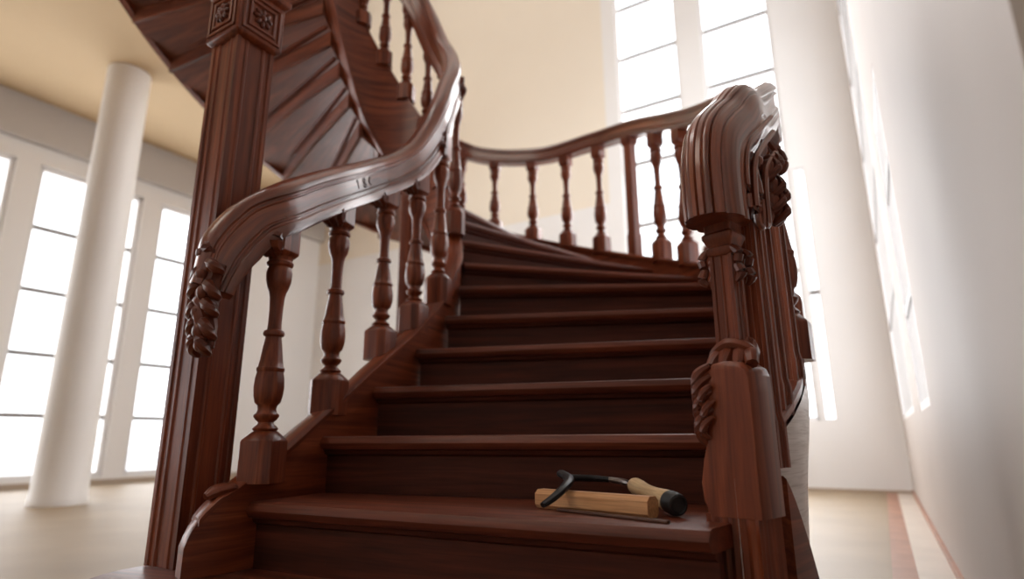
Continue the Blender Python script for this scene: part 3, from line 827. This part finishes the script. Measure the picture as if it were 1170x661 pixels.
# back wall with tall windows
WA, WB_, WC = (-2.34, -1.54), (-1.27, -.49), (-.455, -.35)
zw0, zw1, zc1 = .64, 7.2, 3.25
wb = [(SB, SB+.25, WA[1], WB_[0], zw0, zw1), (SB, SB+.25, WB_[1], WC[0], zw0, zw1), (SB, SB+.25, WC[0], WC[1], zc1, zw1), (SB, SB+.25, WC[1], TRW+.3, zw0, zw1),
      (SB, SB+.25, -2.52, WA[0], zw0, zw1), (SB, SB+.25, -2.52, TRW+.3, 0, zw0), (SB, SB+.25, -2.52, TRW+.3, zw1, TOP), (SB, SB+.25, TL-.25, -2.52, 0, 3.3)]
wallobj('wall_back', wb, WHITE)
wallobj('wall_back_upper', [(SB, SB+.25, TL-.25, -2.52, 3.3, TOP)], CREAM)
for (a, b), ztop, zz in ((WA, zw1, (1.4, 2.15, 2.95, 3.75, 4.5, 5.25, 6.0, 6.7)), (WB_, zw1, (1.4, 2.15, 2.95, 3.75, 4.5, 5.25, 6.0, 6.7)), (WC, zc1, (1.9,))):
    s0, s1 = SB+.03, SB+.08; w_ = .035 if b-a > .3 else .012
    fr = [(s0, s1, a, a+w_, zw0, ztop), (s0, s1, b-w_, b, zw0, ztop), (s0, s1, a, b, zw0, zw0+w_), (s0, s1, a, b, ztop-w_, ztop)]
    ba = [(s0+.01, s1-.01, a, b, z-.025, z+.025) for z in zz]
    window(fr, ba, (s0+.022, s0+.028, a+.005, b-.005, zw0+.01, ztop-.01))
# right wall, with two windows near the corner flush with its face
RWIN = [((4.15, 6.15), .62, 5.6, (1.4, 2.2, 3.0, 3.8, 4.6)), ((2.80, 3.50), .60, 2.08, (1.07, 1.66))]
xs = [(SR0, 2.80), (3.50, 4.15), (6.15, SB+.25)]
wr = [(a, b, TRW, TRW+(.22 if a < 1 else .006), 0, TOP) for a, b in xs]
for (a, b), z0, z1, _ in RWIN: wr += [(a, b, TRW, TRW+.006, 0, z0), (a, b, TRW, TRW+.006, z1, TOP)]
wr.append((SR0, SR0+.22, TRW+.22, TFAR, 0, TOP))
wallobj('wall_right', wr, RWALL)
for (a, b), z0, z1, zz in RWIN:
    t0, t1 = TRW+.001, TRW+.012
    fr = [(a, a+.04, t0, t1, z0, z1), (b-.04, b, t0, t1, z0, z1), (a, b, t0, t1, z0, z0+.035), (a, b, t0, t1, z1-.035, z1)]
    ba = [(a, b, t0+.001, t1-.001, z-.025, z+.025) for z in zz]
    window(fr, ba, (a+.02, b-.02, t0+.003, t0+.006, z0+.02, z1-.02))
# rear of the hall and the far side alcove
wallobj('wall_rear', [(SREAR-.2, SREAR, TL-.25, TFAR+.2, 0, TOP)], WHITE)
wallobj('wall_side', [(SREAR, SR0+.22, TFAR, TFAR+.2, 0, TOP)], WHITE)
# ceilings: low one under the upper floor on the left, high one over the stair
mb = MB()
prof = [(TL, CZ), (-5.6, 3.86), (-4.15, 3.66), (-4.02, 3.66), (-4.02, 4.45), (TL, 4.45)]
prof2 = [(TL, CZ), (-6.3, 3.975), (-5.95, 3.92), (-5.9, 3.92), (-5.9, 4.45), (TL, 4.45)]
vs = [W(s_, t_, z_) for s_, pr in ((SREAR, prof), (3.0, prof), (SB, prof2)) for t_, z_ in pr]; m = len(prof)
mb.add(vs, [tuple(range(m)), tuple(range(2*m, 3*m))] + [(q*m+j, q*m+(j+1) % m, q*m+m+(j+1) % m, q*m+m+j) for j in range(m) for q in (0, 1)], vs, smooth=False)
struct(mb.build('ceiling_lower', CEIL))
mb = MB(); rbox(mb, SREAR-.2, SB+.3, TL-.3, TFAR+.2, TOP, TOP+.2); struct(mb.build('ceiling', WHITE))
# white round column
cb = Vector((-3.60, 4.985, 0))
colm = thing('column', 'white round column standing free on the tan floor before the tall windows', 'column', (cb.x, cb.y, 0))
mb = MB(); lathe(mb, (cb.x, cb.y, 0), [(.200, 0), (.200, .05), (.193, .06), (.190, .5), (.182, 2.4), (.176, 3.60), (.176, 3.845)], 40); mb.build('shaft', COLM, colm)
# ground outside
mb = MB(); rbox(mb, SREAR-30, SB+40, TL-40, TFAR+30, -.5, -.25); struct(mb.build('ground_outside', GROUND))

# ------------------------------------------------------------------ light
w = bpy.data.worlds.new('World'); scn.world = w; w.use_nodes = True
wnt = w.node_tree; bg = wnt.nodes['Background']
tc = wnt.nodes.new('ShaderNodeTexCoord'); sp = wnt.nodes.new('ShaderNodeSeparateXYZ'); rp = wnt.nodes.new('ShaderNodeValToRGB')
wnt.links.new(tc.outputs['Generated'], sp.inputs[0]); wnt.links.new(sp.outputs['Z'], rp.inputs[0])
rp.color_ramp.elements[0].color = (1.0, .99, .97, 1); rp.color_ramp.elements[1].color = (.93, .97, 1.0, 1)
wnt.links.new(rp.outputs[0], bg.inputs[0]); bg.inputs[1].default_value = 2.6
def area(name, loc, direction, sx, sy, power, col=(1, 1, 1), portal=False):
    L_ = bpy.data.lights.new(name, 'AREA'); L_.shape = 'RECTANGLE'; L_.size = sx; L_.size_y = sy; L_.energy = power; L_.color = col
    if portal: L_.cycles.is_portal = True
    o = bpy.data.objects.new(name, L_); COL.objects.link(o); o.location = loc
    o.rotation_euler = V3(direction).to_track_quat('-Z', 'Y').to_euler(); return o
area('window_daylight', W(2.0, TL-.35, 1.8), RN, 7.5, 3.4, 230, (1, .97, .93))
area('window_daylight', W(SB+.35, -1.4, 3.9), -RD, 2.0, 6.4, 330, (1, .97, .93))
area('window_daylight', W(4.6, TRW+.35, 2.5), -RN, 3.0, 4.0, 110, (1, .98, .95))
area('upper_wall_fill', W(.6, -4.2, 7.4), RD*1 + Vector((0, 0, -.42)), 2.2, 2.2, 95, (1, .97, .93))  # added fill brightening the cream upper back wall, no fixture there
area('warm_fill', W(-2.4, -3.4, 5.5), Vector((.25, .6, -.75)), 2.5, 2.5, 60, (1, .88, .74))  # added warm fill from the unseen rear of the hall, not a fixture

# ------------------------------------------------------------------ camera
cam = bpy.data.cameras.new('Camera'); co = bpy.data.objects.new('Camera', cam); COL.objects.link(co)
cam.sensor_width = 36; cam.lens = 683/1170*36; cam.clip_start = .02
PT, RL = rad(14.0), rad(-.3)
f = Vector((0, cos(PT), sin(PT))); r = Vector((1, 0, 0)); u = r.cross(f)
r2 = r*cos(RL) + u*sin(RL); u2 = u*cos(RL) - r*sin(RL)
M = Matrix((r2, u2, -f)).transposed().to_4x4(); M.translation = Vector((0, 0, EYE)); co.matrix_world = M
cam.dof.use_dof = True; cam.dof.focus_distance = 1.38; cam.dof.aperture_fstop = 1.6
scn.camera = co
scn.view_settings.view_transform = 'Standard'; scn.view_settings.look = 'None'; scn.view_settings.exposure = 0.12
scn.cycles.max_bounces = 8; scn.cycles.diffuse_bounces = 5; scn.cycles.glossy_bounces = 4; scn.cycles.transparent_max_bounces = 12
scn.cycles.use_denoising = True
scn.cycles.sample_clamp_indirect = 6
